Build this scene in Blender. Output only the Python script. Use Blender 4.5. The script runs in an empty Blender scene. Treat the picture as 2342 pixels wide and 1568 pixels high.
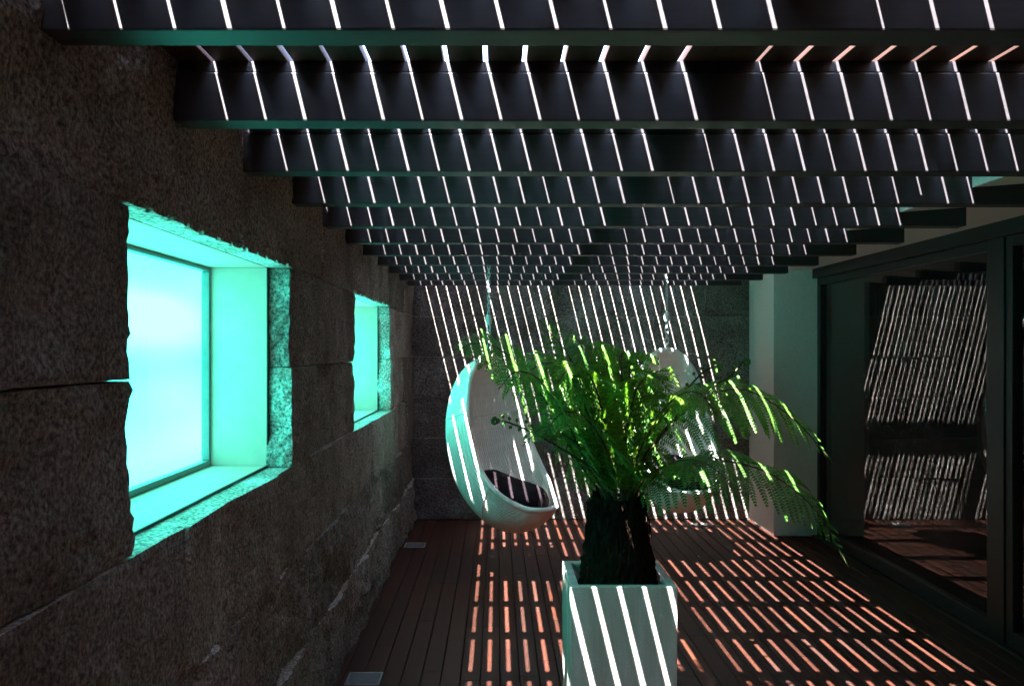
import bpy, bmesh, math, random
from mathutils import Vector, Matrix, noise

random.seed(7)
R = math.radians
S = bpy.context.scene
COL = S.collection

# ------------------------------------------------------------------ camera
CAM_Z = 1.57
cam_d = bpy.data.cameras.new('camera')
cam = bpy.data.objects.new('camera', cam_d)
COL.objects.link(cam)
cam.location = (0, 0, CAM_Z)
cam.rotation_euler = (R(90), 0, 0)
cam_d.sensor_width = 36.0
cam_d.lens = 36.0 * 1850 / 2342
cam_d.shift_x = 34 / 2342
cam_d.shift_y = 16 / 2342
cam_d.clip_start = 0.02
cam_d.clip_end = 500
S.camera = cam

# ------------------------------------------------------------------ sky, sun, exposure
SUN = Vector((0.245, 0.365, -1.0)).normalized()        # the way the light travels
elev = math.asin(-SUN.z)
world = bpy.data.worlds.new('World')
S.world = world
world.use_nodes = True
wn = world.node_tree
bg = wn.nodes['Background']
sky = wn.nodes.new('ShaderNodeTexSky')
sky.sky_type = 'NISHITA'
sky.sun_disc = False
sky.sun_elevation = elev
sky.sun_rotation = math.atan2(-SUN.x, -SUN.y)
wn.links.new(sky.outputs[0], bg.inputs[0])
bg.inputs[1].default_value = 0.085
sun_d = bpy.data.lights.new('sun', 'SUN')
sun_d.energy = 5.0
sun_d.angle = R(0.53)
sun_d.color = (1.0, 0.955, 0.90)
sun = bpy.data.objects.new('sun', sun_d)
COL.objects.link(sun)
sun.rotation_euler = SUN.to_track_quat('-Z', 'Y').to_euler()
sun.location = (-3, -5, 12)

EV = 5.3
S.view_settings.view_transform = 'Standard'
S.view_settings.look = 'None'
S.view_settings.exposure = EV
S.view_settings.gamma = 1.0
S.view_settings.use_curve_mapping = False

S.render.engine = 'CYCLES'
S.cycles.use_denoising = True
S.cycles.max_bounces = 10
S.cycles.diffuse_bounces = 5
S.cycles.glossy_bounces = 4
S.cycles.transparent_max_bounces = 16
S.cycles.sample_clamp_indirect = 1.5
S.cycles.caustics_reflective = False
S.cycles.caustics_refractive = False


# ------------------------------------------------------------------ helpers
def tag(o, label=None, cat=None, group=None, kind=None):
    if label: o['label'] = label
    if cat: o['category'] = cat
    if group: o['group'] = group
    if kind: o['kind'] = kind
    elif cat: o['kind'] = 'thing'
    return o


def empty(name, loc=(0, 0, 0)):
    o = bpy.data.objects.new(name, None)
    o.location = loc
    o.empty_display_size = 0.1
    COL.objects.link(o)
    return o


def mesh(name, verts, faces, smooth=False):
    me = bpy.data.meshes.new(name)
    me.from_pydata([tuple(v) for v in verts], [], faces)
    me.update()
    if smooth:
        me.polygons.foreach_set('use_smooth', [True] * len(me.polygons))
    return me


def obj(name, me, mat=None, parent=None, loc=None):
    o = bpy.data.objects.new(name, me)
    COL.objects.link(o)
    if mat is not None and len(me.materials) == 0:
        me.materials.append(mat)
    if loc is not None: o.location = loc
    if parent is not None:
        o.parent = parent
    return o


BOXF = [(0, 3, 2, 1), (4, 5, 6, 7), (0, 1, 5, 4), (1, 2, 6, 5), (2, 3, 7, 6), (3, 0, 4, 7)]


def box_mesh(name, x0, x1, y0, y1, z0, z1, bevel=0.0, seg=1):
    v = [(x0, y0, z0), (x1, y0, z0), (x1, y1, z0), (x0, y1, z0), (x0, y0, z1), (x1, y0, z1), (x1, y1, z1), (x0, y1, z1)]
    me = mesh(name, v, BOXF)
    if bevel > 0:
        bm = bmesh.new(); bm.from_mesh(me)
        bmesh.ops.bevel(bm, geom=list(bm.edges), offset=bevel, segments=seg, profile=0.6, affect='EDGES', clamp_overlap=True)
        bm.to_mesh(me); bm.free()
    return me


def box(name, x0, x1, y0, y1, z0, z1, mat, parent=None, bevel=0.0, seg=1):
    """A box whose object origin sits at its base centre."""
    c = Vector(((x0 + x1) / 2, (y0 + y1) / 2, z0))
    me = box_mesh(name, x0 - c.x, x1 - c.x, y0 - c.y, y1 - c.y, 0, z1 - z0, bevel, seg)
    o = obj(name, me, mat, parent)
    o.location = c - (parent.location if parent is not None else Vector())
    return o


def tube(points, radii, sides=8, closed=False, cap=True):
    """verts, faces of a tube along points (parallel transport frames)."""
    pts = [Vector(p) for p in points]
    n = len(pts)
    if not hasattr(radii, '__len__'): radii = [radii] * n
    vs, fs = [], []
    up = None
    for i in range(n):
        if closed: t = pts[(i + 1) % n] - pts[i - 1]
        else: t = pts[min(i + 1, n - 1)] - pts[max(i - 1, 0)]
        if t.length < 1e-9: t = Vector((0, 0, 1))
        t.normalize()
        if up is None:
            up = Vector((0, 0, 1)) if abs(t.z) < 0.9 else Vector((1, 0, 0))
        a = up - t * up.dot(t)
        if a.length < 1e-6: a = t.orthogonal()
        a.normalize(); up = a
        b = t.cross(a)
        for k in range(sides):
            an = 2 * math.pi * k / sides
            vs.append(pts[i] + (a * math.cos(an) + b * math.sin(an)) * radii[i])
    m = n if closed else n - 1
    for i in range(m):
        j = (i + 1) % n
        for k in range(sides):
            k2 = (k + 1) % sides
            fs.append((i * sides + k, i * sides + k2, j * sides + k2, j * sides + k))
    if cap and not closed:
        fs.append(tuple(reversed(range(sides))))
        fs.append(tuple(range((n - 1) * sides, n * sides)))
    return vs, fs


def merge(parts):
    V, F = [], []
    for v, f in parts:
        o = len(V)
        V += list(v)
        F += [tuple(i + o for i in q) for q in f]
    return V, F


def catmull(pts, n):
    """n samples of a Catmull-Rom curve through pts."""
    P = [Vector(p) for p in pts]
    P = [P[0] * 2 - P[1]] + P + [P[-1] * 2 - P[-2]]
    out = []
    segs = len(P) - 3
    for i in range(n):
        u = i / (n - 1) * segs
        k = min(int(u), segs - 1)
        t = u - k
        a, b, c, d = P[k:k + 4]
        out.append(0.5 * ((2 * b) + (c - a) * t + (2 * a - 5 * b + 4 * c - d) * t * t + (3 * b - a - 3 * c + d) * t ** 3))
    return out


# ------------------------------------------------------------------ materials
def new_mat(name):
    m = bpy.data.materials.new(name)
    m.use_nodes = True
    nt = m.node_tree
    b = nt.nodes['Principled BSDF']
    return m, nt, b


def ramp(nt, stops):
    r = nt.nodes.new('ShaderNodeValToRGB')
    e = r.color_ramp.elements
    while len(e) < len(stops): e.new(0.5)
    for el, (p, c) in zip(e, stops):
        el.position = p
        el.color = (*c, 1) if len(c) == 3 else c
    return r


def noise_tex(nt, scale, detail=4, rough=0.6, src=None):
    n = nt.nodes.new('ShaderNodeTexNoise')
    n.inputs['Scale'].default_value = scale
    n.inputs['Detail'].default_value = detail
    n.inputs['Roughness'].default_value = rough
    if src is not None: nt.links.new(src, n.inputs['Vector'])
    return n


def mix_rgb(nt, fac, a, b, mode='MIX'):
    m = nt.nodes.new('ShaderNodeMix')
    m.data_type = 'RGBA'; m.blend_type = mode
    for s, v in ((m.inputs[0], fac), (m.inputs[6], a), (m.inputs[7], b)):
        if hasattr(v, 'links'): nt.links.new(v, s)
        else: s.default_value = v if isinstance(v, (int, float)) else ((*v, 1) if len(v) == 3 else v)
    return m.outputs[2]


def bump(nt, b, height, strength=0.3, dist=0.01):
    n = nt.nodes.new('ShaderNodeBump')
    n.inputs['Strength'].default_value = strength
    n.inputs['Distance'].default_value = dist
    nt.links.new(height, n.inputs['Height'])
    nt.links.new(n.outputs[0], b.inputs['Normal'])


def geo_pos(nt):
    return nt.nodes.new('ShaderNodeNewGeometry').outputs['Position']


def granite(name='granite', gain=0.88):
    m, nt, b = new_mat(name)
    pos = geo_pos(nt)
    fine = noise_tex(nt, 95, 3, 0.65, pos)
    r1 = ramp(nt, [(0.34, (0.060, 0.060, 0.062)), (0.44, (0.17, 0.168, 0.168)), (0.55, (0.31, 0.305, 0.300)), (0.68, (0.50, 0.50, 0.495))])
    nt.links.new(fine.outputs[0], r1.inputs[0])
    big = noise_tex(nt, 3.2, 5, 0.6, pos)
    r2 = ramp(nt, [(0.34, (0.62, 0.57, 0.53)), (0.5, (0.9, 0.87, 0.85)), (0.66, (1.2, 1.2, 1.22))])
    nt.links.new(big.outputs[0], r2.inputs[0])
    info = nt.nodes.new('ShaderNodeObjectInfo')
    r3 = ramp(nt, [(0, (0.64, 0.63, 0.62)), (1, (1.14, 1.10, 1.06))])
    nt.links.new(info.outputs['Random'], r3.inputs[0])
    c = mix_rgb(nt, 1.0, r1.outputs[0], r2.outputs[0], 'MULTIPLY')
    c = mix_rgb(nt, 1.0, c, r3.outputs[0], 'MULTIPLY')
    rust = noise_tex(nt, 9, 4, 0.7, pos)
    rr = ramp(nt, [(0.56, (0, 0, 0)), (0.72, (0.35, 0.35, 0.35))])
    nt.links.new(rust.outputs[0], rr.inputs[0])
    c = mix_rgb(nt, rr.outputs[0], c, (0.20, 0.11, 0.065))
    c = mix_rgb(nt, 1.0, c, (gain, gain, gain), 'MULTIPLY')
    nt.links.new(c, b.inputs['Base Color'])
    b.inputs['Roughness'].default_value = 0.85
    b.inputs['Specular IOR Level'].default_value = 0.3
    h = noise_tex(nt, 60, 6, 0.7, pos)
    bump(nt, b, h.outputs[0], 0.55, 0.012)
    return m


def plain(name, col, rough=0.5, spec=0.5, nscale=30, nvar=0.12, bstr=0.1, bdist=0.003, metal=0.0, stretch=None):
    m, nt, b = new_mat(name)
    pos = geo_pos(nt)
    if stretch:
        mp = nt.nodes.new('ShaderNodeMapping')
        mp.inputs['Scale'].default_value = stretch
        nt.links.new(pos, mp.inputs[0]); pos = mp.outputs[0]
    n = noise_tex(nt, nscale, 5, 0.6, pos)
    lo = tuple(c * (1 - nvar) for c in col); hi = tuple(min(c * (1 + nvar), 1) for c in col)
    r = ramp(nt, [(0.3, lo), (0.7, hi)])
    nt.links.new(n.outputs[0], r.inputs[0])
    nt.links.new(r.outputs[0], b.inputs['Base Color'])
    b.inputs['Roughness'].default_value = rough
    b.inputs['Specular IOR Level'].default_value = spec
    b.inputs['Metallic'].default_value = metal
    if bstr: bump(nt, b, n.outputs[0], bstr, bdist)
    return m


def wood_deck():
    m, nt, b = new_mat('red_brown_decking')
    info = nt.nodes.new('ShaderNodeObjectInfo')
    tc = nt.nodes.new('ShaderNodeTexCoord')
    mp = nt.nodes.new('ShaderNodeMapping')
    mp.inputs['Scale'].default_value = (42, 1.6, 42)
    nt.links.new(tc.outputs['Object'], mp.inputs[0])
    off = nt.nodes.new('ShaderNodeCombineXYZ')
    mul = nt.nodes.new('ShaderNodeMath'); mul.operation = 'MULTIPLY'; mul.inputs[1].default_value = 50
    nt.links.new(info.outputs['Random'], mul.inputs[0])
    nt.links.new(mul.outputs[0], off.inputs[1])
    nt.links.new(off.outputs[0], mp.inputs['Location'])
    n = noise_tex(nt, 1.0, 6, 0.65, mp.outputs[0])
    base = ramp(nt, [(0.0, (0.034, 0.0105, 0.0065)), (0.35, (0.046, 0.0125, 0.0068)), (0.6, (0.053, 0.0155, 0.0085)), (0.8, (0.042, 0.0165, 0.0120)), (1.0, (0.056, 0.0140, 0.0055))])
    nt.links.new(info.outputs['Random'], base.inputs[0])
    g = ramp(nt, [(0.3, (0.62, 0.58, 0.55)), (0.7, (1.15, 1.15, 1.15))])
    nt.links.new(n.outputs[0], g.inputs[0])
    c = mix_rgb(nt, 1.0, base.outputs[0], g.outputs[0], 'MULTIPLY')
    nt.links.new(c, b.inputs['Base Color'])
    b.inputs['Roughness'].default_value = 0.6
    b.inputs['Specular IOR Level'].default_value = 0.3
    bump(nt, b, n.outputs[0], 0.25, 0.002)
    return m


def clear_glass(name, tint=(0.93, 0.97, 0.95)):
    """thin pane: transparent with Fresnel gloss"""
    m, nt, b = new_mat(name)
    nt.nodes.remove(b)
    out = nt.nodes['Material Output']
    tr = nt.nodes.new('ShaderNodeBsdfTransparent'); tr.inputs[0].default_value = (*tint, 1)
    gl = nt.nodes.new('ShaderNodeBsdfGlossy'); gl.inputs['Roughness'].default_value = 0.0
    fr = nt.nodes.new('ShaderNodeFresnel')
    # the same index whichever side of the thin pane is met
    geo = nt.nodes.new('ShaderNodeNewGeometry')
    mr = nt.nodes.new('ShaderNodeMapRange')
    mr.inputs['To Min'].default_value = 1.65; mr.inputs['To Max'].default_value = 1 / 1.65   # two air-glass faces in one sheet
    nt.links.new(geo.outputs['Backfacing'], mr.inputs['Value']); nt.links.new(mr.outputs[0], fr.inputs[0])
    mx = nt.nodes.new('ShaderNodeMixShader')
    nt.links.new(fr.outputs[0], mx.inputs[0]); nt.links.new(tr.outputs[0], mx.inputs[1]); nt.links.new(gl.outputs[0], mx.inputs[2])
    nt.links.new(mx.outputs[0], out.inputs[0])
    return m


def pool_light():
    """pool water behind the underwater windows; emission stands in for its sunlight"""
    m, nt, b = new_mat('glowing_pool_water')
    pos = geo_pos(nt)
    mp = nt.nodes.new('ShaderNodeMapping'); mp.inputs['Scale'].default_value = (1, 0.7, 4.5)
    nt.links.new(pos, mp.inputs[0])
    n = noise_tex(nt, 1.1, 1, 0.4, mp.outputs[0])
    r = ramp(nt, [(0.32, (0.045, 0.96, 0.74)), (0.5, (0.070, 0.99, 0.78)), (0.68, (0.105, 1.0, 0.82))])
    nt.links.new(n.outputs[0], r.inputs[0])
    em = nt.nodes.new('ShaderNodeEmission')  # glow replaces sunlight in the water, paler bands put into its colour
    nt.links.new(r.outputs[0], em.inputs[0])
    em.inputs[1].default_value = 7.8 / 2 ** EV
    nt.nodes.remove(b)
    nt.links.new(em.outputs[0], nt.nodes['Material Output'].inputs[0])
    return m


def leaf_mat(name, c0, c1, trans=0.35):
    m, nt, b = new_mat(name)
    out = nt.nodes['Material Output']
    pos = geo_pos(nt)
    n = noise_tex(nt, 14, 3, 0.6, pos)
    r = ramp(nt, [(0.32, c0), (0.68, c1)])
    nt.links.new(n.outputs[0], r.inputs[0])
    info = nt.nodes.new('ShaderNodeObjectInfo')
    rv = ramp(nt, [(0, (0.72, 0.84, 0.95)), (0.5, (1, 1, 1)), (1, (1.45, 1.10, 0.85))])
    nt.links.new(info.outputs['Random'], rv.inputs[0])
    lc = mix_rgb(nt, 1.0, r.outputs[0], rv.outputs[0], 'MULTIPLY')
    nt.links.new(lc, b.inputs['Base Color'])
    b.inputs['Roughness'].default_value = 0.5
    b.inputs['Specular IOR Level'].default_value = 0.35
    tl = nt.nodes.new('ShaderNodeBsdfTranslucent')
    cc = mix_rgb(nt, 1.0, lc, (1.35, 1.35, 0.5), 'MULTIPLY')
    nt.links.new(cc, tl.inputs[0])
    mx = nt.nodes.new('ShaderNodeMixShader'); mx.inputs[0].default_value = trans
    nt.links.new(b.outputs[0], mx.inputs[1]); nt.links.new(tl.outputs[0], mx.inputs[2])
    nt.links.new(mx.outputs[0], out.inputs[0])
    return m


M = {}
M['granite'] = granite()
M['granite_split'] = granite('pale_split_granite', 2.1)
M['mortar'] = plain('dark_mortar', (0.05, 0.045, 0.04), 0.95, 0.1)
M['plaster'] = plain('cream_plaster', (0.72, 0.50, 0.44), 0.75, 0.3, 14, 0.06, 0.15, 0.004)
M['white'] = plain('white_render', (0.84, 0.84, 0.83), 0.85, 0.2, 45, 0.05, 0.5, 0.006)
M['beam'] = plain('charcoal_painted_timber', (0.035, 0.032, 0.037), 0.5, 0.4, 60, 0.12, 0.15, 0.002, stretch=(0.15, 1, 1))
def worn_paint():
    m, nt, b = new_mat('charcoal_painted_timber')
    info = nt.nodes.new('ShaderNodeObjectInfo')
    pos = geo_pos(nt)
    mp = nt.nodes.new('ShaderNodeMapping'); mp.inputs['Scale'].default_value = (3, 60, 60)
    nt.links.new(pos, mp.inputs[0])
    g = noise_tex(nt, 1.0, 5, 0.65, mp.outputs[0])
    r = ramp(nt, [(0.3, (0.026, 0.024, 0.028)), (0.6, (0.036, 0.033, 0.038)), (0.75, (0.048, 0.044, 0.048))])
    nt.links.new(g.outputs[0], r.inputs[0])
    sp = noise_tex(nt, 22, 6, 0.75, pos)
    rs_ = ramp(nt, [(0.66, (0, 0, 0)), (0.76, (0.7, 0.7, 0.7))])
    nt.links.new(sp.outputs[0], rs_.inputs[0])
    c = mix_rgb(nt, rs_.outputs[0], r.outputs[0], (0.075, 0.066, 0.058))
    rv = ramp(nt, [(0, (0.82, 0.82, 0.82)), (1, (1.12, 1.12, 1.12))])
    nt.links.new(info.outputs['Random'], rv.inputs[0])
    c = mix_rgb(nt, 1.0, c, rv.outputs[0], 'MULTIPLY')
    nt.links.new(c, b.inputs['Base Color'])
    b.inputs['Roughness'].default_value = 0.5
    b.inputs['Specular IOR Level'].default_value = 0.4
    bump(nt, b, g.outputs[0], 0.3, 0.002)
    return m


M['beam'] = worn_paint()
M['board'] = plain('dark_red_hardwood', (0.05, 0.022, 0.014), 0.6, 0.3, 40, 0.3, 0.2, 0.003, stretch=(1, 0.06, 1))
M['deck'] = wood_deck()
M['frame'] = plain('dark_bronze_aluminium', (0.012, 0.012, 0.0125), 0.4, 0.35, 80, 0.1, 0.03, 0.001)
M['glass'] = clear_glass('door_glass', (0.90, 0.93, 0.92))
M['poolglass'] = clear_glass('pool_window_glass', (0.97, 0.99, 0.99))
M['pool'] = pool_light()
M['steel'] = plain('grey_steel', (0.35, 0.36, 0.36), 0.4, 0.5, 60, 0.15, 0.05, 0.001, metal=0.9)
M['greyframe'] = plain('grey_window_profile', (0.20, 0.24, 0.24), 0.5, 0.4)
M['wicker'] = plain('white_painted_cane', (0.80, 0.79, 0.76), 0.5, 0.4, 120, 0.10, 0.3, 0.003)
M['cushion'] = plain('aubergine_fabric', (0.012, 0.008, 0.011), 0.95, 0.1, 60, 0.35, 0.5, 0.006)
M['chain'] = plain('white_painted_chain', (0.55, 0.57, 0.57), 0.45, 0.5)
M['pot'] = plain('pale_cast_stone', (0.56, 0.56, 0.545), 0.75, 0.3, 160, 0.14, 0.2, 0.002)
def weathered_pot():
    m, nt, b = new_mat('pale_cast_stone')
    pos = geo_pos(nt)
    fine = noise_tex(nt, 170, 4, 0.6, pos)
    r = ramp(nt, [(0.3, (0.47, 0.47, 0.455)), (0.7, (0.63, 0.63, 0.615))])
    nt.links.new(fine.outputs[0], r.inputs[0])
    mp = nt.nodes.new('ShaderNodeMapping'); mp.inputs['Scale'].default_value = (16, 16, 1.6)
    nt.links.new(pos, mp.inputs[0])
    drip = noise_tex(nt, 1.0, 4, 0.6, mp.outputs[0])
    rd = ramp(nt, [(0.42, (0.80, 0.78, 0.74)), (0.60, (1.0, 1.0, 1.0))])
    nt.links.new(drip.outputs[0], rd.inputs[0])
    c = mix_rgb(nt, 1.0, r.outputs[0], rd.outputs[0], 'MULTIPLY')
    nt.links.new(c, b.inputs['Base Color'])
    b.inputs['Roughness'].default_value = 0.8
    bump(nt, b, fine.outputs[0], 0.35, 0.003)
    return m


M['pot'] = weathered_pot()
M['soil'] = plain('dark_soil', (0.02, 0.015, 0.012), 1.0, 0.05, 70, 0.5, 1.0, 0.02)
M['trunk'] = plain('fibrous_fern_trunk', (0.020, 0.0145, 0.0105), 1.0, 0.03, 45, 0.75, 1.0, 0.03, stretch=(2.4, 2.4, 0.6))
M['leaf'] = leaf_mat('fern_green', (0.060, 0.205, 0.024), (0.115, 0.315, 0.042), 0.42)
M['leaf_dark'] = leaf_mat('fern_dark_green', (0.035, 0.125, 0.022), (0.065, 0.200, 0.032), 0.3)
M['stem'] = plain('brown_green_stalk', (0.05, 0.055, 0.020), 0.7, 0.3, 40, 0.4)
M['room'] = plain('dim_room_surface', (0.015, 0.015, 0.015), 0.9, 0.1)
M['ground'] = plain('dark_ground', (0.03, 0.027, 0.025), 1.0, 0.1)
M['lens'] = plain('frosted_lamp_glass', (0.17, 0.19, 0.20), 0.25, 0.6, 60, 0.1, 0.0)

# ------------------------------------------------------------------ layout numbers
WALL_X = -0.78           # face of the left wall
BACK_Y = 7.5             # face of the back wall
GLASS_X = 2.725
Y_NEAR = -1.6            # closed end behind the camera
BEAM_Z0, BEAM_Z1 = 2.124, 2.244
PITCH = 0.0945
COURSES = [0.0, 0.38, 0.755, 1.13, 1.505, 1.88, 2.32]
WIN = [(1.74, 3.05), (4.44, 5.87)]


# ------------------------------------------------------------------ rough granite blocks
def fbm(p, s, octv=4):
    return noise.fractal(Vector(p) * s, 0.9, 2.0, octv)


def stone_block(parent, lo, hi, axis, seed, step, relief=0.016, edge=0.0035, rugged=(), notch=None, grit=0.0):
    """A block of split granite. lo..hi are its limits (x,y,z). axis 0: faces +x, axis 1: faces -y.
    rugged: sides whose edge is broken unevenly ('y0','y1','z0','z1','x0','x1')."""
    dims = [hi[i] - lo[i] for i in range(3)]
    N = [max(2, round(dims[i] / step)) for i in range(3)]
    dep = 0 if axis == 0 else 1
    N[dep] = max(3, round(dims[dep] / (step * 1.3)))
    idx, V, F, SIDE = {}, [], [], []

    def vid(i, j, k):
        key = (i, j, k)
        if key not in idx:
            idx[key] = len(V)
            V.append([lo[0] + dims[0] * i / N[0], lo[1] + dims[1] * j / N[1], lo[2] + dims[2] * k / N[2], i, j, k])
        return idx[key]
    a, bq, c = N
    for fix, val in ((0, 0), (0, a), (1, 0), (1, bq), (2, 0), (2, c)):
        # the hidden back is left open
        if axis == 0 and fix == 0 and val == 0: continue
        if axis == 1 and fix == 1 and val != 0: continue
        o1, o2 = [q for q in range(3) if q != fix]
        for u in range(N[o1]):
            for w in range(N[o2]):
                q = []
                for du, dw in ((0, 0), (1, 0), (1, 1), (0, 1)):
                    ijk = [0, 0, 0]
                    ijk[fix] = val; ijk[o1] = u + du; ijk[o2] = w + dw
                    q.append(vid(*ijk))
                # outward orientation
                flip = (val == 0)
                if fix == 1: flip = not flip
                F.append(tuple(reversed(q)) if flip else tuple(q))
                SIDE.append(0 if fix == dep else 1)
    out = []
    sd = Vector((seed * 3.17, seed * 1.31, seed * 2.23))
    for x, y, z, i, j, k in V:
        p = Vector((x, y, z))
        ijk = (i, j, k)
        front = (ijk[dep] == N[dep]) if axis == 0 else (ijk[dep] == 0)
        big = fbm(p + sd, 1.7, 3)
        mid = fbm(p + sd, 7.0, 4)
        fin = fbm(p + sd, 30.0, 3)
        o = p.copy()
        f = relief * (0.9 * big + 0.5 * mid + 0.26 * fin) + (grit * noise.noise((p + sd) * 48) if grit else 0)
        if front:
            o[dep] += f if axis == 0 else -f
        else:
            # taper the front relief into the depth
            frac = ijk[dep] / N[dep] if axis == 0 else 1 - ijk[dep] / N[dep]
            o[dep] += (f if axis == 0 else -f) * frac
        for q, nm in ((0, 'x'), (1, 'y'), (2, 'z')):
            if q == dep: continue
            for end, sg in ((0, -1), (N[q], 1)):
                if ijk[q] == end:
                    key = nm + ('0' if end == 0 else '1')
                    g = 0.0015 * fin
                    if front: g += -0.0015 + 0.002 * mid * sg
                    if key in rugged:
                        g = 0.016 * mid + 0.020 * big + 0.010 * fin + 0.036 * noise.noise(p * 6.2 + sd) - 0.012
                        fr2 = ijk[dep] / N[dep] if axis == 0 else 1 - ijk[dep] / N[dep]
                        g += 0.010 * noise.noise(p * 11 + sd) * (1 if front else 0.6) - 0.007 * fr2 * fr2
                    if notch and key == notch and front and any(w[0] < y < w[1] for w in WIN):
                        ph = (y / 0.118) % 1.0
                        g -= 0.026 * math.exp(-((ph - 0.5) / 0.055) ** 2)
                    o[q] += sg * g
        # a soft arris
        if front:
            nb = sum(1 for q in range(3) if q != dep and ijk[q] in (0, N[q]))
            if nb:
                o[dep] -= edge * nb * (0.6 + 0.5 * mid) if axis == 0 else -edge * nb * (0.6 + 0.5 * mid)
        out.append(o)
    base = Vector(((lo[0] + hi[0]) / 2, (lo[1] + hi[1]) / 2, lo[2]))
    me = mesh('stone_block', [v - base for v in out], F, smooth=False)
    ob = obj('stone_block', me, M['granite'], parent)
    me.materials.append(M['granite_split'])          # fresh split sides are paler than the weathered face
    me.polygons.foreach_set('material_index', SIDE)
    ob.location = base
    return ob


GAP = 0.0013
seed = 1
wall_l = tag(empty('stone_wall'), 'long dark granite block wall with two glowing pool windows', 'wall')
JOINTS = {
    0: [0.55, 1.62, 2.55, 3.75, 4.72, 5.75, 6.75],
    1: [1.15, 2.25, 3.35, 4.25, 5.45, 6.5],
    2: [0.75, 2.02, 2.85, 4.0, 5.05, 6.1, 6.95],
    3: [0.45], 4: [0.95],
    5: [0.9, 2.5, 3.62, 4.9, 5.75, 6.75],
}
for ci in range(6):
    z0, z1 = COURSES[ci], COURSES[ci + 1]
    if ci in (3, 4):
        spans = [(-0.9, JOINTS[ci][0]), (JOINTS[ci][0], WIN[0][0]), (WIN[0][1], WIN[1][0]), (WIN[1][1], 6.72 if ci == 3 else 6.95), (6.72 if ci == 3 else 6.95, BACK_Y)]
    else:
        js = [-0.9] + JOINTS[ci] + [BACK_Y]
        spans = list(zip(js[:-1], js[1:]))
    for y0, y1 in spans:
        seed += 1
        rg = []
        if any(abs(y1 - w[0]) < 1e-6 for w in WIN): rg.append('y1')
        if any(abs(y0 - w[1]) < 1e-6 for w in WIN): rg.append('y0')
        bulge = random.uniform(-0.006, 0.010) + (0.018 if ci == 0 else 0.008 if ci == 1 else 0)
        nt_ = None
        if ci == 5 and any(y0 < w[1] and y1 > w[0] for w in WIN): nt_ = 'z0'
        rel = 0.034 if ci < 2 else 0.017
        st = 0.02 if y1 < 3.8 else 0.026
        if nt_: st = 0.010 if y0 < 3 else 0.014
        stone_block(wall_l, (WALL_X - 0.087, y0 + GAP, z0 + GAP), (WALL_X + bulge, y1 - GAP, z1 - GAP), 0, seed, st,
                    relief=rel, rugged=rg, notch=nt_)
# masonry behind the blocks, with the two openings left free
cx0, cx1 = -1.13, WALL_X - 0.0885
PL = 0.02
zb, zt = 1.13, 1.88
box('wall_core', cx0, cx1, Y_NEAR, BACK_Y + 0.3, -0.1, zb - PL, M['mortar'], wall_l)
box('wall_core', cx0, cx1, Y_NEAR, BACK_Y + 0.3, zt + PL, 2.45, M['mortar'], wall_l)
for y0, y1 in ((Y_NEAR, WIN[0][0] - PL), (WIN[0][1] + PL, WIN[1][0] - PL), (WIN[1][1] + PL, BACK_Y + 0.3)):
    box('wall_core', cx0, cx1, y0, y1, zb - PL, zt + PL, M['mortar'], wall_l)

# back wall
wall_b = tag(empty('stone_wall'), 'granite block wall across the far end behind the hanging chairs', 'wall')
BJ = {0: [0.05, 1.15], 1: [-0.25, 0.72, 1.75], 2: [0.3, 1.35], 3: [-0.1, 0.95, 1.9], 4: [0.45, 1.45], 5: [0.02, 0.93, 1.93]}
for ci in range(6):
    js = [WALL_X - 0.03] + BJ[ci] + [2.72]
    for x0, x1 in zip(js[:-1], js[1:]):
        seed += 1
        stone_block(wall_b, (x0 + GAP, BACK_Y + random.uniform(-0.006, 0.006), COURSES[ci] + GAP), (x1 - GAP, BACK_Y + 0.1, COURSES[ci + 1] - GAP), 1, seed, 0.0115,
                    relief=0.009, edge=0.003, grit=0.0034)
box('wall_core', -1.1, 3.2, BACK_Y + 0.102, BACK_Y + 0.3, -0.1, 2.45, M['mortar'], wall_b)

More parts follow.
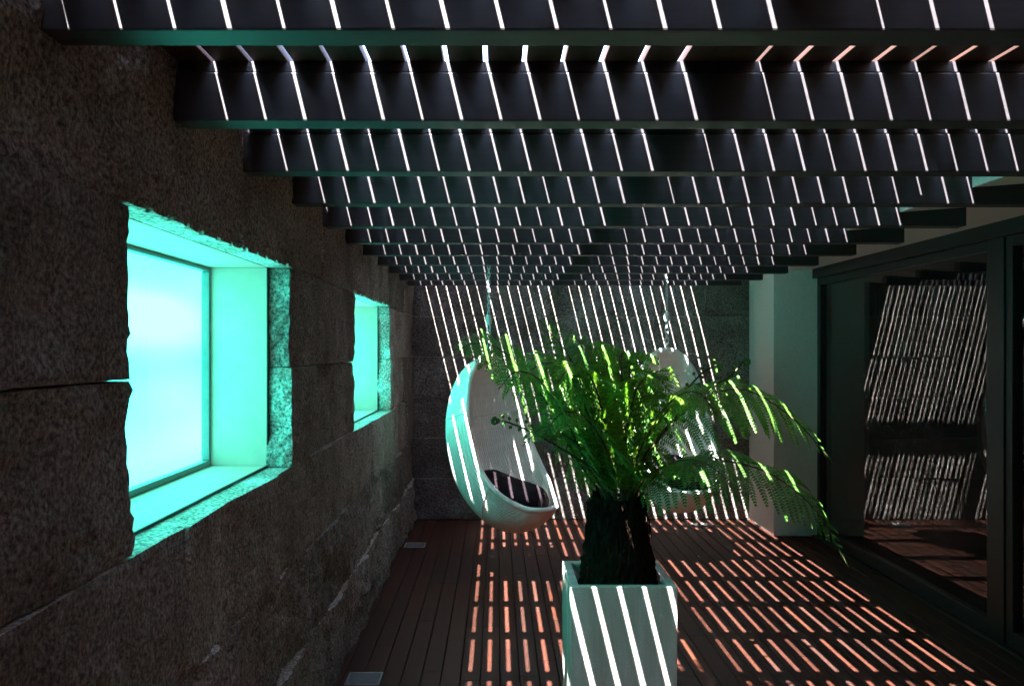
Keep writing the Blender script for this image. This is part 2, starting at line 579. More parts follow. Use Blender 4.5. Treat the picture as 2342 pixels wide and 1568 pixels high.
# ------------------------------------------------------------------ pool windows
for wi, (y0, y1) in enumerate(WIN):
    w = tag(empty('pool_window', (-1.1, (y0 + y1) / 2, zb)),
            ['large glowing cyan pool window near the camera in the dark granite wall',
             'smaller looking glowing cyan pool window farther along the granite wall'][wi], 'window', 'underwater pool windows')
    xa, xb = -1.112, WALL_X - 0.089
    box('sill_lining', xa, xb, y0 - PL, y1 + PL, zb - PL + 0.001, zb + 0.004, M['plaster'], w)
    box('head_lining', xa, xb, y0 - PL, y1 + PL, zt, zt + PL - 0.001, M['plaster'], w)
    box('side_lining', xa, xb, y0 - PL + 0.001, y0, zb + 0.005, zt - 0.001, M['plaster'], w)
    box('side_lining', xa, xb, y1, y1 + PL - 0.001, zb + 0.005, zt - 0.001, M['plaster'], w)
    # slim profile round the pane
    fx0, fx1, ft = -1.110, -1.080, 0.015
    box('window_frame', fx0, fx1, y0 + 0.001, y1 - 0.001, zb + 0.006, zb + 0.006 + ft * 1.3, M['greyframe'], w, 0.002)
    box('window_frame', fx0, fx1, y0 + 0.001, y1 - 0.001, zt - ft, zt - 0.002, M['greyframe'], w, 0.002)
    for q0, q1 in ((y0 + 0.001, y0 + ft), (y1 - ft, y1 - 0.001)):
        box('window_frame', fx0, fx1, q0, q1, zb + 0.0065 + ft * 1.3, zt - ft - 0.001, M['greyframe'], w, 0.002)
    # steel angle between plaster and stone
    ax0, ax1 = xb + 0.0015, xb + 0.0065
    box('steel_angle', ax0, ax1 - 0.001, y1 - 0.006, y1 + 0.02, zb + 0.008, zt - 0.004, M['frame'], w)
    box('steel_angle', ax0, ax1, y0 - 0.005, y1 + 0.02, zb - 0.012, zb + 0.0075, M['frame'], w)
    ga, gb, gc, gd = y0 + ft * 0.6, y1 - ft * 0.6, zb + 0.03, zt - ft * 0.7
    gme = mesh('glass_pane', [(0, ga, gc), (0, gb, gc), (0, gb, gd), (0, ga, gd)], [(0, 1, 2, 3)])
    gpo = obj('glass_pane', gme, M['poolglass'], w)
    gpo.location = Vector((-1.094, 0, 0)) - w.location
    # the water of the pool right behind the pane, its front face made emissive
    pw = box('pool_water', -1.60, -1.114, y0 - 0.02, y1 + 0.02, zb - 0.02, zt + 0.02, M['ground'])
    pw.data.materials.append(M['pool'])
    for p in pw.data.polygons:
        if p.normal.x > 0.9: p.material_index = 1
    tag(pw, kind='structure')

# ------------------------------------------------------------------ floor
g = box('ground', -9, 12, -6, 16, -0.22, -0.12, M['ground'])
tag(g, kind='structure')
deck = tag(empty('deck_floor'), kind='structure')
PT = 0.022
half = PITCH / 2 - 0.0022
plank_cache = {}


def plank(x, y0, y1):
    L = round((y1 - y0) / 0.01) * 0.01
    if L not in plank_cache:
        b_ = 0.0022
        prof = [(-half, -PT), (half, -PT), (half, -b_), (half - b_, 0), (-half + b_, 0), (-half, -b_)]
        l2 = L / 2 - 0.0012
        V = [(px, -l2, pz) for px, pz in prof] + [(px, l2, pz) for px, pz in prof]
        n = len(prof)
        F = [tuple(range(n)), tuple(reversed(range(n, 2 * n)))]
        F += [(i, i + n, (i + 1) % n + n, (i + 1) % n) for i in range(n)]
        me = mesh('deck_plank', V, F)
        me.materials.append(M['deck'])
        plank_cache[L] = me
    o = obj('deck_plank', plank_cache[L], None, deck)
    o.location = (x, (y0 + y1) / 2, random.uniform(-0.0006, 0.0006))
    return o


x = 0.0137 + PITCH / 2 - 9 * PITCH
ncol = 0
while x < GLASS_X - 0.01:
    y = 2.4 + random.choice((0.0, 0.35, 0.7))
    plank(x, Y_NEAR, y)
    while y < BACK_Y - 0.02:
        L = random.choice((0.55, 0.75, 0.95, 1.2, 1.5, 1.8))
        e = min(y + L, BACK_Y - 0.012)
        if BACK_Y - e < 0.3: e = BACK_Y - 0.012
        plank(x, y, e)
        y = e
    x += PITCH
    ncol += 1
box('deck_joist_bed', -0.9, GLASS_X + 0.1, Y_NEAR, BACK_Y, -0.115, -0.05, M['ground'], deck)

# recessed floor lights
for (lx, ly, lw, ld, lab) in ((-0.635, 3.86, 0.165, 0.15, 'square recessed floor light in the deck nearest the camera by the wall'),
                              (-0.66, 6.50, 0.165, 0.16, 'recessed floor light in the deck at the foot of the granite wall, farther back'),
                              (1.84, 7.27, 0.165, 0.13, 'recessed floor light in the deck below the back wall near the column')):
    fl = tag(empty('floor_light', (lx, ly, 0.0)), lab, 'floor light', 'recessed floor lights')
    z0, z1 = 0.0012, 0.0062
    t = 0.009
    for (a, b_, c, d_) in ((-lw / 2, lw / 2, -ld / 2, -ld / 2 + t), (-lw / 2, lw / 2, ld / 2 - t, ld / 2),
                           (-lw / 2, -lw / 2 + t, -ld / 2 + t + .0003, ld / 2 - t - .0003), (lw / 2 - t, lw / 2, -ld / 2 + t + .0003, ld / 2 - t - .0003)):
        box('light_frame', lx + a, lx + b_, ly + c, ly + d_, z0, z1, M['steel'], fl, 0.0008)
    box('light_lens', lx - lw / 2 + t + .0004, lx + lw / 2 - t - .0004, ly - ld / 2 + t + .0004, ly + ld / 2 - t - .0004, z0, z1 - 0.0015, M['lens'], fl)

# ------------------------------------------------------------------ slatted roof
roof = tag(empty('slatted_canopy'), 'dark slatted timber canopy with sunlight falling through the gaps', 'canopy')
SP = 0.5535
BOARD_Z = 2.270
for k in range(-3, 12):
    d = 6.938 + (k - 11) * SP
    o = box('beam', WALL_X - 0.02, 2.10, d, d + 0.075, BEAM_Z0, BEAM_Z1 - 0.002, M['beam'], roof, 0.004, 2)
    o.location.z -= random.uniform(0.0, 0.002)
    o.rotation_euler = (random.uniform(-0.006, 0.006), random.uniform(-0.0009, 0.0009), random.uniform(-0.0016, 0.0016))
    box('batten', WALL_X - 0.02, 1.795, d + 0.006, d + 0.066, BEAM_Z1 + 0.0005, BOARD_Z - 0.0005, M['beam'], roof)
BT = 0.024
gx = [-0.785 + PITCH * i for i in range(28) if i != 14]
edges = [-0.93] + gx + [1.845]
for x0, x1 in zip(edges[:-1], edges[1:]):
    j = random.uniform(-0.0016, 0.0016)
    g0 = 0.0058 if x0 > -0.9 else 0
    g1 = 0.0058 if x1 < 1.8 else 0
    box('roof_board', x0 + g0 + j, x1 - g1 + j, Y_NEAR, BACK_Y + 0.05, BOARD_Z, BOARD_Z + BT, M['board'], roof, 0.0015)

# ------------------------------------------------------------------ white building side
v = [(1.80, Y_NEAR, 2.185), (GLASS_X - 0.07, Y_NEAR, 2.25), (GLASS_X - 0.07, BACK_Y + 0.1, 2.25), (1.80, BACK_Y + 0.1, 2.185),
     (1.80, Y_NEAR, 2.2680), (GLASS_X - 0.07, Y_NEAR, 2.290), (GLASS_X - 0.07, BACK_Y + 0.1, 2.290), (1.80, BACK_Y + 0.1, 2.2680)]
v[4] = (1.80, Y_NEAR, 2.2680); v[7] = (1.80, BACK_Y + 0.1, 2.2680)
so = obj('soffit', mesh('soffit', v, BOXF), M['white'])
tag(so, kind='structure')
rs = box('roof_slab', 1.79, 7.0, Y_NEAR - 0.1, BACK_Y + 0.6, 2.2965, 2.7, M['mortar'])
tag(rs, kind='structure')
cm = box('column', 2.335, GLASS_X, 6.83, BACK_Y - 0.004, 0.0, 2.35, M['white'], None, 0.006, 2)
tag(cm, 'white rendered wall pier between the back wall and the glass doors', 'column')

# glass doors
GD = [(4.37, 6.80), (1.85, 4.28)]
fr = tag(empty('door_frame', (GLASS_X, 4.0, 0)), 'dark metal frame with head and floor track around the glass doors', 'door frame')
box('head_rail', GLASS_X - 0.065, GLASS_X + 0.075, Y_NEAR, 6.829, 2.17, 2.262, M['frame'], fr, 0.003)
box('floor_track', GLASS_X - 0.07, GLASS_X + 0.08, Y_NEAR, 6.829, -0.05, 0.012, M['frame'], fr, 0.003)
box('jamb', GLASS_X + 0.001, GLASS_X + 0.075, 6.832, 6.90, 0.012, 2.169, M['frame'], fr, 0.003)
labels = ['sliding glass door next to the white pier, reflecting the hanging chair and sun stripes',
          'sliding glass door at the edge of the photo beside the dark mullion']
for (y0, y1), lab in zip(GD, labels):
    dn = tag(empty('sliding_glass_door', (GLASS_X, (y0 + y1) / 2, 0.013)), lab, 'glass door', 'sliding glass doors')
    z0, z1 = 0.014, 2.168
    sx0, sx1 = GLASS_X - 0.035, GLASS_X + 0.02
    box('stile', sx0, sx1, y0, y0 + 0.075, z0, z1, M['frame'], dn, 0.003)
    box('stile', sx0, sx1, y1 - 0.055, y1, z0, z1, M['frame'], dn, 0.003)
    box('rail', sx0 + 0.001, sx1 - 0.001, y0 + 0.0755, y1 - 0.0555, z0, z0 + 0.085, M['frame'], dn, 0.003)
    box('rail', sx0 + 0.001, sx1 - 0.001, y0 + 0.0755, y1 - 0.0555, z1 - 0.055, z1, M['frame'], dn, 0.003)
    for gxo in (-0.006, 0.014):
        gp = mesh('glass_pane', [(0, y0 + 0.07, z0 + 0.08), (0, y1 - 0.05, z0 + 0.08), (0, y1 - 0.05, z1 - 0.05), (0, y0 + 0.07, z1 - 0.05)], [(0, 1, 2, 3)])
        po = obj('glass_pane', gp, M['glass'], dn)
        po.location = (gxo, -dn.location.y, -dn.location.z)
for i in range(1):
    y0, y1 = GD[i + 1][1], GD[i][0]
    box('mullion', GLASS_X - 0.045, GLASS_X + 0.045, y0 + 0.002, y1 - 0.002, 0.0125, 2.1695, M['frame'], fr, 0.003)

# the dim room behind the doors and the closed near end
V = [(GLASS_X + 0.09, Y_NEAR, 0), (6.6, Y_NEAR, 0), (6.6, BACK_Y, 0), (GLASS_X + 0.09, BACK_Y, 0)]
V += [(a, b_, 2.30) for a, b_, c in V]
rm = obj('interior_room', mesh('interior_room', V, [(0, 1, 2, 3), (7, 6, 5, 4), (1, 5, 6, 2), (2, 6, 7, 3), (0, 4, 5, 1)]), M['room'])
tag(rm, kind='structure')
sw = box('wall_side', GLASS_X - 0.03, GLASS_X + 0.085, Y_NEAR, 1.848, 0.0125, 2.1695, M['white'])
tag(sw, kind='structure')
nw = box('wall_rear', -1.13, 7.0, Y_NEAR - 0.15, Y_NEAR - 0.001, -0.1, 2.7, M['white'])
tag(nw, kind='structure')


# ------------------------------------------------------------------ hanging egg chairs
PCURVE = [(0, 0), (.012, -.11), (.035, -.27), (.075, -.46), (.14, -.64), (.235, -.79), (.345, -.905), (.455, -.975), (.545, -.995)]
BCURVE = [(0, 0), (-.17, -.10), (-.285, -.32), (-.30, -.60), (-.20, -.90), (.02, -1.11), (.24, -1.18), (.42, -1.125), (.545, -.995)]
WCURVE = [0, .175, .245, .285, .30, .295, .25, .155, 0]


def egg_curves(n):
    P = catmull([(a, 0, c) for a, c in PCURVE], n)
    B = catmull([(a, 0, c) for a, c in BCURVE], n)
    W = [max(q.x, 0.0) for q in catmull([(w, 0, 0) for w in WCURVE], n)]
    # blunt the two ends so that the rim closes in a round arc
    for i in range(n):
        u = i / (n - 1)
        W[i] = max(W[i], 0.285 * math.sqrt(max(0, 1 - (2 * u - 1) ** 2)) * (0.9 if 0 < i < n - 1 else 0))
    return P, B, W


def make_egg(loc, yaw, label, beam_z):
    """local: +x is where the opening looks, +y sideways, origin at the hanging point"""
    root = tag(empty('hanging_egg_chair', loc), label, 'hanging chair', 'hanging egg chairs')
    root.rotation_euler.z = yaw
    root.scale = (1.035, 1.035, 1.035)
    n = 70
    m = 560
    P, B, W = egg_curves(n)
    canes = 70
    per = m // canes
    V, F = [], []
    for i in range(n):
        for k in range(m + 1):
            th = math.pi * k / m
            s, c = math.sin(th), math.cos(th)
            sx = s ** 0.85
            q = P[i] + (B[i] - P[i]) * sx + Vector((0, 1, 0)) * (W[i] * (abs(c) ** 0.92) * (1 if c > 0 else -1))
            cen = P[i] * 0.5 + B[i] * 0.5
            d = (q - cen)
            if d.length > 1e-6: d.normalize()
            rip = 0.0040 * abs(math.sin(math.pi * (k + 0.5) / per))
            env = min(1, W[i] / 0.12)
            V.append(q + d * rip * env)
    for i in range(n - 1):
        for k in range(m):
            a = i * (m + 1) + k
            if k % per == per - 1 and i % 12 not in (0, 5) and 3 < i < n - 4 and W[i] > 0.13: continue   # slit between two canes
            F.append((a, a + 1, a + m + 2, a + m + 1))
    sh = obj('shell', mesh('shell', V, F, True), M['wicker'], root)
    so_ = sh.modifiers.new('thickness', 'SOLIDIFY'); so_.thickness = 0.0015; so_.offset = 0
    # horizontal bands that tie the canes together
    for bi in (22, 46):
        pts = []
        for k in range(0, 61):
            th = math.pi * k / 60
            s, c = math.sin(th), math.cos(th)
            q = P[bi] + (B[bi] - P[bi]) * s ** 0.85 + Vector((0, 1, 0)) * (W[bi] * (abs(c) ** 0.92) * (1 if c > 0 else -1))
            pts.append(q)
        tv, tf = tube(pts, 0.0085, 6)
        obj('cane_band', mesh('cane_band', tv, tf, True), M['wicker'], root)
    # rim
    loop = [P[i] + Vector((0, W[i], 0)) for i in range(n)] + [P[i] - Vector((0, W[i], 0)) for i in range(n - 2, 0, -1)]
    tv, tf = tube(loop, 0.019, 10, closed=True)
    obj('rim', mesh('rim', tv, tf, True), M['wicker'], root)
    # cushion
    cv, cf = [], []
    nu, nv = 56, 28
    for i in range(nv + 1):
        ph = math.pi * i / nv - math.pi / 2
        for k in range(nu):
            a = 2 * math.pi * k / nu
            cp = math.copysign(abs(math.cos(ph)) ** 0.6, 1)
            ex = 0.275 * cp * math.copysign(abs(math.cos(a)) ** 0.85, math.cos(a))
            ey = 0.235 * cp * math.copysign(abs(math.sin(a)) ** 0.85, math.sin(a))
            ez = 0.100 * math.copysign(abs(math.sin(ph)) ** 0.8, math.sin(ph))
            p = Vector((ex, ey, ez))
            lump = noise.noise(p * 9 + Vector((3, 1, 7))) * 0.016 + noise.noise(p * 26) * 0.006
            p.z += lump * (1 if ez > 0 else 0.2) + 0.9 * max(0, -ex - 0.05) ** 2 * 2.0
            p.x += noise.noise(p * 14) * 0.006
            cv.append(Matrix.Rotation(R(7), 3, 'Y') @ p + Vector((0.185, 0, -0.950)))
    for i in range(nv):
        for k in range(nu):
            k2 = (k + 1) % nu
            cf.append((i * nu + k, i * nu + k2, (i + 1) * nu + k2, (i + 1) * nu + k))
    obj('cushion', mesh('cushion', cv, cf, True), M['cushion'], root)
    # chain: links, swivel block, thin links up to the canopy
    top = (beam_z - loc[2]) / 1.035
    parts = []

    def link(zc, hl, rw, r, ang):
        pts = []
        for k in range(16):
            a = 2 * math.pi * k / 16
            px = rw * math.cos(a)
            pz = (hl - rw) * (1 if math.sin(a) > 0.02 else -1 if math.sin(a) < -0.02 else 0) + rw * math.sin(a)
            pts.append(Vector((px * math.cos(ang), px * math.sin(ang), zc + pz)))
        return tube(pts, r, 5, closed=True)
    z = 0.028
    for k in range(5):
        parts.append(link(z, 0.026, 0.013, 0.0048, math.pi / 2 * k)); z += 0.040
    cz = z
    v_, f_ = merge(parts)
    obj('heavy_chain', mesh('heavy_chain', v_, f_, True), M['chain'], root)
    sv, sf = tube([(0, 0, cz - 0.014), (0, 0, cz - 0.012), (0, 0, cz + 0.050), (0, 0, cz + 0.052)], [0.016, 0.021, 0.021, 0.014], 14)
    obj('swivel', mesh('swivel', sv, sf, False), M['chain'], root)
    z = cz + 0.062
    parts = []
    k = 0
    while z < top - 0.01:
        parts.append(link(z, 0.017, 0.0085, 0.0030, math.pi / 2 * k + 0.4)); z += 0.0265; k += 1
    v_, f_ = merge(parts)
    obj('thin_chain', mesh('thin_chain', v_, f_, True), M['chain'], root)
    hv, hf = tube([(0, 0, top - 0.03), (0, 0, top - 0.004), (0, 0, top - 0.003), (0, 0, top)], [0.005, 0.005, 0.03, 0.03], 12)
    obj('ceiling_hook', mesh('ceiling_hook', hv, hf, False), M['steel'], root)
    return root


def P3(X, Y, d):
    return Vector(((X - 1137) * d / 1850, d, CAM_Z - (Y - 800) * d / 1850))


psi1 = R(48)
p1 = P3(1118, 812, 5.79)
make_egg(tuple(p1), -math.pi / 2 + psi1, 'white cane egg chair hanging nearest the granite wall, turned sideways with dark cushion', 2.269)
p2 = P3(1525, 799, 6.35)
make_egg(tuple(p2), -math.pi / 2 + R(10), 'white cane egg chair hanging behind the fern, facing the camera', 2.269)

# ------------------------------------------------------------------ planter
PX0, PX1, PY0, PY1, PZ = 0.274, 0.6775, 3.035, 3.415, 0.682
pc = Vector(((PX0 + PX1) / 2, (PY0 + PY1) / 2, 0))
hw, hd = (PX1 - PX0) / 2, (PY1 - PY0) / 2
rim_w = 0.036
bm = bmesh.new()
taper = 0.985


def ring(sx, sy, z):
    return [bm.verts.new((sx * a, sy * b_, z)) for a, b_ in ((-1, -1), (1, -1), (1, 1), (-1, 1))]


rings = [ring(hw * taper, hd * taper, 0.0), ring(hw, hd, PZ), ring(hw - rim_w, hd - rim_w, PZ), ring(hw - rim_w - 0.004, hd - rim_w - 0.004, 0.45)]
bm.faces.new(list(reversed(rings[0])))
for a, b_ in zip(rings[:-1], rings[1:]):
    for i in range(4):
        j = (i + 1) % 4
        bm.faces.new((a[i], a[j], b_[j], b_[i]))
bm.faces.new(rings[3])
bmesh.ops.bevel(bm, geom=[e for e in bm.edges], offset=0.005, segments=2, profile=0.6, affect='EDGES', clamp_overlap=True)
pme = bpy.data.meshes.new('planter'); bm.to_mesh(pme); bm.free()
pl = obj('planter', pme, M['pot'], None, pc)
tag(pl, 'tall square pale stone planter holding the tree fern', 'planter')
sv, sf = [], []
ns = 24
for i in range(ns + 1):
    for k in range(ns + 1):
        a = (i / ns - 0.5) * 2 * (hw - rim_w - 0.003); b_ = (k / ns - 0.5) * 2 * (hd - rim_w - 0.003)
        sv.append((a, b_, 0.612 + 0.014 * noise.noise(Vector((a * 20, b_ * 20, 0))) + 0.006 * noise.noise(Vector((a * 60, b_ * 60, 3)))))
for i in range(ns):
    for k in range(ns):
        q = i * (ns + 1) + k
        sf.append((q, q + ns + 1, q + ns + 2, q + 1))
obj('soil', mesh('soil', sv, sf, False), M['soil'], pl)

# ------------------------------------------------------------------ tree fern
FB = Vector((0.480, 3.222, 0.60))
fern = tag(empty('tree_fern', FB), 'green tree fern with arching fronds growing from the square planter', 'fern')
# trunk
tv, tf = [], []
nz, na = 60, 96
TH = 0.385
for i in range(nz + 1):
    u = i / nz
    r0 = 0.050 * (1 - u) ** 1.6 + 0.108 + 0.006 * math.sin(u * 5)
    for k in range(na):
        a = 2 * math.pi * k / na
        p = Vector((math.cos(a), math.sin(a), 0))
        rr = r0 * (1 + 0.07 * noise.fractal(Vector((p.x * 3.0, p.y * 3.0, u * 2.6 + 4)), 0.8, 2, 4) + 0.05 * noise.noise(Vector((p.x * 12, p.y * 12, u * 5.0))) + 0.085 * noise.noise(Vector((p.x * 26, p.y * 26, u * 17))))
        rr = min(rr, 0.168)
        tv.append((p.x * rr, p.y * rr * 0.96, u * TH))
for i in range(nz):
    for k in range(na):
        k2 = (k + 1) % na
        tf.append((i * na + k, i * na + k2, (i + 1) * na + k2, (i + 1) * na + k))
tf.append(tuple(range(nz * na, (nz + 1) * na)))
trunk = obj('trunk', mesh('trunk', tv, tf, False), M['trunk'], fern)
# old leaf bases and hanging fibres
parts = []
for i in range(150):
    a = random.uniform(0, 2 * math.pi)
    u = random.uniform(0.15, 1.0)
    r0 = 0.088 if u > 0.35 else 0.10
    p = Vector((math.cos(a) * r0, math.sin(a) * r0, u * TH))
    ln = random.uniform(0.03, 0.09) * (1.1 if u > 0.8 else 0.8)
    up = random.uniform(0.5, 1.3)
    d = Vector((math.cos(a) * 0.35, math.sin(a) * 0.35, up)).normalized()
    parts.append(tube([p - d * 0.03, p + d * ln * 0.5, p + d * ln + Vector((math.cos(a), math.sin(a), 0)) * random.uniform(0, 0.012)], [0.009, 0.007, 0.0025], 5))
for i in range(620):
    a = random.uniform(0, 2 * math.pi)
    z = random.uniform(0.06, TH)
    r0 = (0.104 if z > 0.15 else 0.122) + random.uniform(0.0, 0.020)
    ln = random.uniform(0.03, 0.11)
    p = Vector((math.cos(a) * r0, math.sin(a) * r0, z))
    q = Vector((math.cos(a + random.uniform(-.15, .15)) * (r0 + random.uniform(0, .015)), math.sin(a) * (r0 + .006), z - ln))
    parts.append(tube([p, (p + q) / 2 + Vector((random.uniform(-.006, .006), random.uniform(-.006, .006), 0)), q], [0.0018, 0.0022, 0.0008], 4))
v_, f_ = merge(parts)
lb = obj('leaf_base_fibres', mesh('leaf_base_fibres', v_, f_, False), M['trunk'], trunk)
tag(lb, kind='stuff')

CROWN = Vector((0.480, 3.222, 0.975))


def frond(pts, pmax, npin=26, roll=0.0, droop=0.8, bare=0.16, mat='leaf', start_r=0.0065, seedv=0, curl=0.0):
    rnd = random.Random(seedv)
    n = 64
    C = catmull(pts, n)
    C = [c - FB for c in C]
    # stalk
    rad = [start_r * (1 - 0.85 * (i / (n - 1))) + 0.0006 for i in range(n)]
    sv, sf = tube(C, rad, 6)
    LV, LF = [], []
    for side in (-1, 1):
        for q in range(npin):
            u = bare + (1 - bare) * (q + 0.3 * (side > 0) + rnd.uniform(-0.12, 0.12)) / npin
            if u >= 0.995: continue
            fi = u * (n - 1)
            i = int(fi); t = fi - i
            c = C[i].lerp(C[min(i + 1, n - 1)], t)
            tan = (C[min(i + 2, n - 1)] - C[max(i - 2, 0)]).normalized()
            up = Vector((0, 0, 1))
            nrm = up - tan * up.dot(tan)
            if nrm.length < 0.15:
                nrm = Vector((0, -1, 0.2)) - tan * Vector((0, -1, 0.2)).dot(tan)
            nrm.normalize()
            nrm = Matrix.Rotation(roll, 3, tan) @ nrm
            lat = tan.cross(nrm) * side
            s = max(0.0, (u - bare) / (1 - bare))
            prof = (math.sin(math.pi * min(1, s * 0.72 + 0.20)) ** 0.8) * (1 - s ** 7)
            L = pmax * prof * rnd.uniform(0.88, 1.08)
            if L < 0.012: continue
            fwd = 0.30 + 0.55 * s + rnd.uniform(-0.06, 0.06)
            d0 = (lat + tan * fwd + nrm * (0.12 + rnd.uniform(-0.1, 0.1))).normalized()
            m = max(7, int(L / 0.0115))
            pts2 = []
            p = c.copy(); d = d0.copy()
            stp = L / m
            dr = droop * rnd.uniform(0.75, 1.25)
            for w in range(m + 1):
                pts2.append(p.copy())
                d = (d + Vector((0, 0, -1)) * dr * stp * 6.5).normalized()
                p += d * stp
            # pinnules: narrow kites on both sides of the midrib
            pn = nrm
            for w in range(1, m):
                a = pts2[w]
                dd = (pts2[w + 1] - pts2[w - 1]).normalized()
                ln2 = pn - dd * pn.dot(dd)
                if ln2.length < 1e-4: continue
                ln2.normalize()
                lt = dd.cross(ln2)
                us = w / m
                pl_ = min(0.030, 0.17 * L) * (1 - us) ** 0.55 * (0.6 + 0.4 * min(1, us * 5)) + 0.0012
                wd = stp * 0.47
                for s2 in (-1, 1):
                    tip = a + (lt * s2 + dd * 0.42 - ln2 * (0.10 + rnd.uniform(-.08, .08))).normalized() * pl_
                    midp = a.lerp(tip, 0.42)
                    b0 = len(LV)
                    LV.extend((a - dd * wd * 0.5, midp + dd * wd + ln2 * 0.0006, tip, midp - dd * wd * 0.85 - ln2 * 0.0006, a + dd * wd * 0.5))
                    LF.append((b0, b0 + 4, b0 + 1, b0 + 2) if s2 < 0 else (b0 + 2, b0 + 1, b0 + 4, b0))
                    LF.append((b0, b0 + 2, b0 + 3) if s2 < 0 else (b0 + 3, b0 + 2, b0))
            # midrib
            v2, f2 = tube([pts2[0], pts2[m // 2], pts2[m]], [0.0016, 0.0011, 0.0004], 3, cap=False)
            sv, sf = merge([(sv, sf), (v2, f2)])
    fo = obj('frond', mesh('frond', LV, LF, False), M[mat], fern)
    obj('stalk', mesh('stalk', sv, sf, True), M['stem'], fo)
    return fo


def base(a, r=0.07):
    return CROWN + Vector((math.cos(a) * r, math.sin(a) * r, -0.06))


FR = [
    # points on the image plane at their own distance: (X, Y, distance), max pinna, roll, droop, material
    ([(1320, 1050, 3.33), (1255, 930, 3.30), (1185, 835, 3.28), (1110, 784, 3.28), (1026, 804, 3.28)], .19, R(-34), .85, 'leaf'),
    ([(1375, 1030, 3.42), (1345, 920, 3.46), (1300, 812, 3.50), (1226, 722, 3.54)], .17, R(-50), .30, 'leaf'),
    ([(1340, 1055, 3.22), (1290, 950, 3.12), (1235, 870, 3.04), (1180, 850, 2.98), (1140, 890, 2.94)], .17, R(-25), .9, 'leaf'),
    ([(1370, 1030, 3.28), (1335, 920, 3.24), (1295, 850, 3.20), (1245, 830, 3.18), (1195, 860, 3.16)], .20, R(-28), 1.0, 'leaf'),
    ([(1395, 1030, 3.26), (1375, 930, 3.18), (1350, 860, 3.12), (1310, 835, 3.08), (1275, 875, 3.04)], .18, R(-12), .8, 'leaf'),
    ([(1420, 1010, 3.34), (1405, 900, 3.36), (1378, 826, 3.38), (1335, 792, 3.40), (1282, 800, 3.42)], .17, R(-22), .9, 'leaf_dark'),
    ([(1430, 1020, 3.24), (1444, 930, 3.12), (1466, 872, 3.06), (1500, 862, 3.02), (1540, 905, 2.98)], .17, R(12), .8, 'leaf'),
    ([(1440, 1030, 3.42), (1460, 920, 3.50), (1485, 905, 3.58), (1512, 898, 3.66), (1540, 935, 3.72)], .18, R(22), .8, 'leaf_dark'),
    ([(1455, 1050, 3.28), (1500, 960, 3.20), (1550, 905, 3.14), (1600, 900, 3.08), (1640, 950, 3.04)], .19, R(24), .95, 'leaf'),
    ([(1470, 1060, 3.34), (1540, 965, 3.33), (1620, 905, 3.32), (1710, 893, 3.32), (1815, 958, 3.31), (1912, 1064, 3.30)], .25, R(30), 1.0, 'leaf'),
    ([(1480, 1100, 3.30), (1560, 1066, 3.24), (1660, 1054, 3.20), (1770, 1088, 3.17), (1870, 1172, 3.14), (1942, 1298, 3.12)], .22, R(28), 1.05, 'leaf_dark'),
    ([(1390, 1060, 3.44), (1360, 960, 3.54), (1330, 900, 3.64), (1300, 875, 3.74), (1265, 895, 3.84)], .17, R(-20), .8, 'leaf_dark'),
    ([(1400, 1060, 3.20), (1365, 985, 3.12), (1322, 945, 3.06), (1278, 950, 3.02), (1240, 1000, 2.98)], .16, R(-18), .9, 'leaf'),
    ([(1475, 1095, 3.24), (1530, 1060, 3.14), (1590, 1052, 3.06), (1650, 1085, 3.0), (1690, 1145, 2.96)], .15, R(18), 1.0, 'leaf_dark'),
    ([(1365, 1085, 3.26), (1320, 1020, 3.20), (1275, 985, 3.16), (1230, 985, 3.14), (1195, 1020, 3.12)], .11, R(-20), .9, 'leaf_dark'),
    ([(1428, 1000, 3.34), (1424, 890, 3.36), (1420, 822, 3.38), (1432, 808, 3.42), (1458, 840, 3.46)], .18, R(22), .9, 'leaf'),
]
for i, (pp, pm, roll, dr, mt) in enumerate(FR):
    q = [P3(a[0], a[1], a[2] * 0.958) for a in pp]
    ang = math.atan2(q[0].y - CROWN.y, q[0].x - CROWN.x)
    pts = [base(ang, 0.055), base(ang, 0.075) + Vector((0, 0, 0.09))] + q
    frond(pts, pm, 27, roll, dr, 0.22, mt, seedv=i + 3)


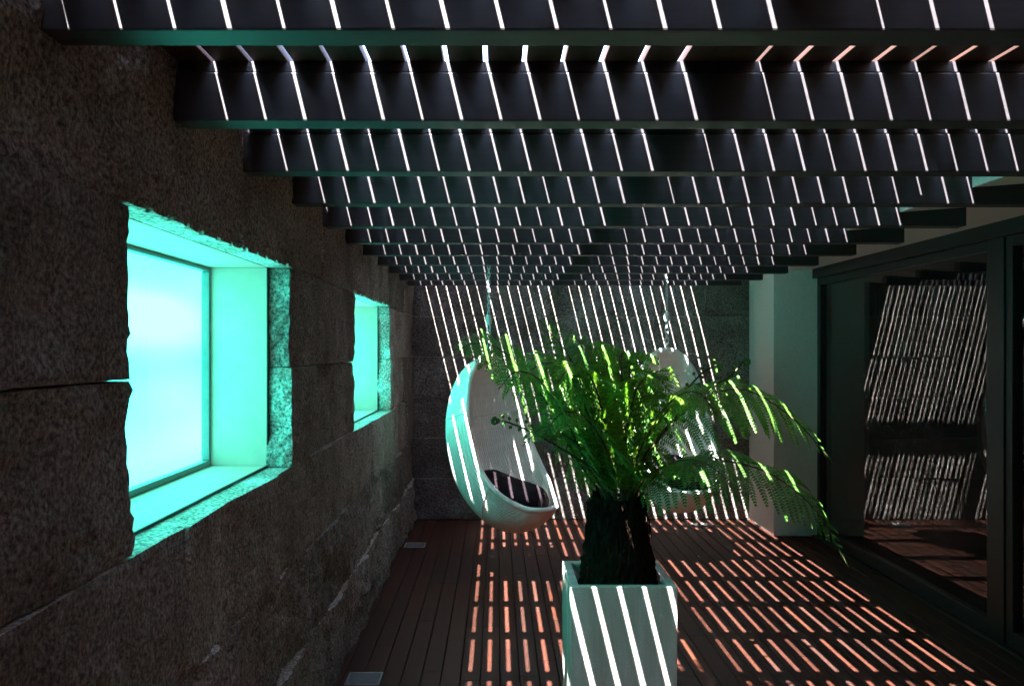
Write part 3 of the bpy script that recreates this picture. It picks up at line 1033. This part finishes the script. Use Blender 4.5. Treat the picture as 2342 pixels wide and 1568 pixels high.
# young, still curled fronds: bare stalks with small knots
def crozier(pp, seedv):
    rnd = random.Random(seedv)
    q = [P3(a[0], a[1], a[2] * 0.958) for a in pp]
    ang = math.atan2(q[0].y - CROWN.y, q[0].x - CROWN.x)
    C = catmull([base(ang, 0.05), base(ang, 0.07) + Vector((0, 0, 0.08))] + q, 60)
    C = [c - FB for c in C]
    rad = [0.0062 - 0.0035 * i / 59 for i in range(60)]
    stalk = tube(C, rad, 7)
    knots = []

    def spiral(c, axis_u, axis_v, r, tr, turns=1.6):
        pts, rr = [], []
        for k in range(22):
            t = k / 21
            a = turns * 2 * math.pi * t
            rad_ = r * (1 - 0.85 * t)
            pts.append(c + axis_u * (rad_ * math.cos(a)) + axis_v * (rad_ * math.sin(a)))
            rr.append(tr * (1 - 0.5 * t))
        return tube(pts, rr, 5)
    tan = (C[-1] - C[-4]).normalized()
    vv = (Vector((0, 0, -1)) - tan * tan.dot(Vector((0, 0, -1)))).normalized()
    knots.append(spiral(C[-1] + vv * 0.012, -vv, tan, 0.014, 0.005))
    for k in range(26, 58, 2):
        s = 1 if (k // 2) % 2 else -1
        t = (C[k + 1] - C[k - 1]).normalized()
        lat = t.cross(Vector((0, -1, 0)))
        lat = (lat * s + Vector((0, -0.5, -0.2)) * rnd.uniform(.2, 1)).normalized()
        ln = rnd.uniform(0.012, 0.034) * (1.1 - 0.5 * (k - 26) / 32)
        e = C[k] + lat * ln + t * ln * 0.5
        knots.append(tube([C[k], (C[k] + e) / 2 + t * 0.003, e], [0.002, 0.0017, 0.0015], 4))
        knots.append(spiral(e, lat, t, 0.0065, 0.0028))
    fo = obj('young_frond', mesh('young_frond', stalk[0], stalk[1], True), M['stem'], fern)
    v_, f_ = merge(knots)
    tag(obj('curled_leaflets', mesh('curled_leaflets', v_, f_, True), M['leaf_dark'], fo), kind='stuff')


crozier([(1370, 1085, 3.24), (1300, 1035, 3.20), (1220, 990, 3.16), (1170, 968, 3.14), (1134, 956, 3.12)], 1)
crozier([(1470, 1050, 3.30), (1540, 960, 3.28), (1620, 890, 3.26), (1670, 860, 3.25), (1702, 824, 3.24)], 2)
crozier([(1450, 1050, 3.28), (1510, 960, 3.24), (1570, 890, 3.22), (1610, 850, 3.2), (1640, 834, 3.18)], 3)
crozier([(1430, 1010, 3.28), (1436, 930, 3.2), (1440, 860, 3.14), (1441, 820, 3.1)], 4)


# ------------------------------------------------------------------ dry leaves on the slats, mostly hidden, added to break up the light lines
lv, lf = [], []
rl = random.Random(21)
spots = [(-0.74 + rl.uniform(-.05, .12), 1.80 + rl.uniform(-.12, .10)) for _ in range(7)]
spots += [(rl.uniform(0.75, 1.15), rl.uniform(3.30, 3.55)) for _ in range(12)]
spots += [(rl.uniform(1.42, 1.62), rl.uniform(2.80, 3.05)) for _ in range(7)]
spots += [(rl.uniform(-0.7, 1.7), rl.uniform(1.0, 7.3)) for _ in range(34)]  # extra leaves strewn at random to make the stripes less even
for lx, ly in spots:
    L = rl.uniform(0.03, 0.065); w = L * rl.uniform(0.28, 0.42); a = rl.uniform(0, math.pi * 2)
    ca, sa = math.cos(a), math.sin(a)
    b0 = len(lv)
    for px, py, pz in ((-L / 2, 0, .002), (-L * .2, w, .007), (L * .2, w * .85, .008), (L / 2, 0, .004), (L * .2, -w * .85, .008), (-L * .2, -w, .007), (0, 0, .002)):
        lv.append((lx + px * ca - py * sa, ly + px * sa + py * ca, 2.2945 + pz))
    for k in range(6):
        lf.append((b0 + 6, b0 + k, b0 + (k + 1) % 6))
fl = obj('fallen_leaves', mesh('fallen_leaves', lv, lf), plain('dry_leaf', (0.12, 0.075, 0.035), 0.8, 0.2))
tag(fl, 'dry leaves added on top of the slatted canopy to break up the light lines', 'leaves', kind='stuff')
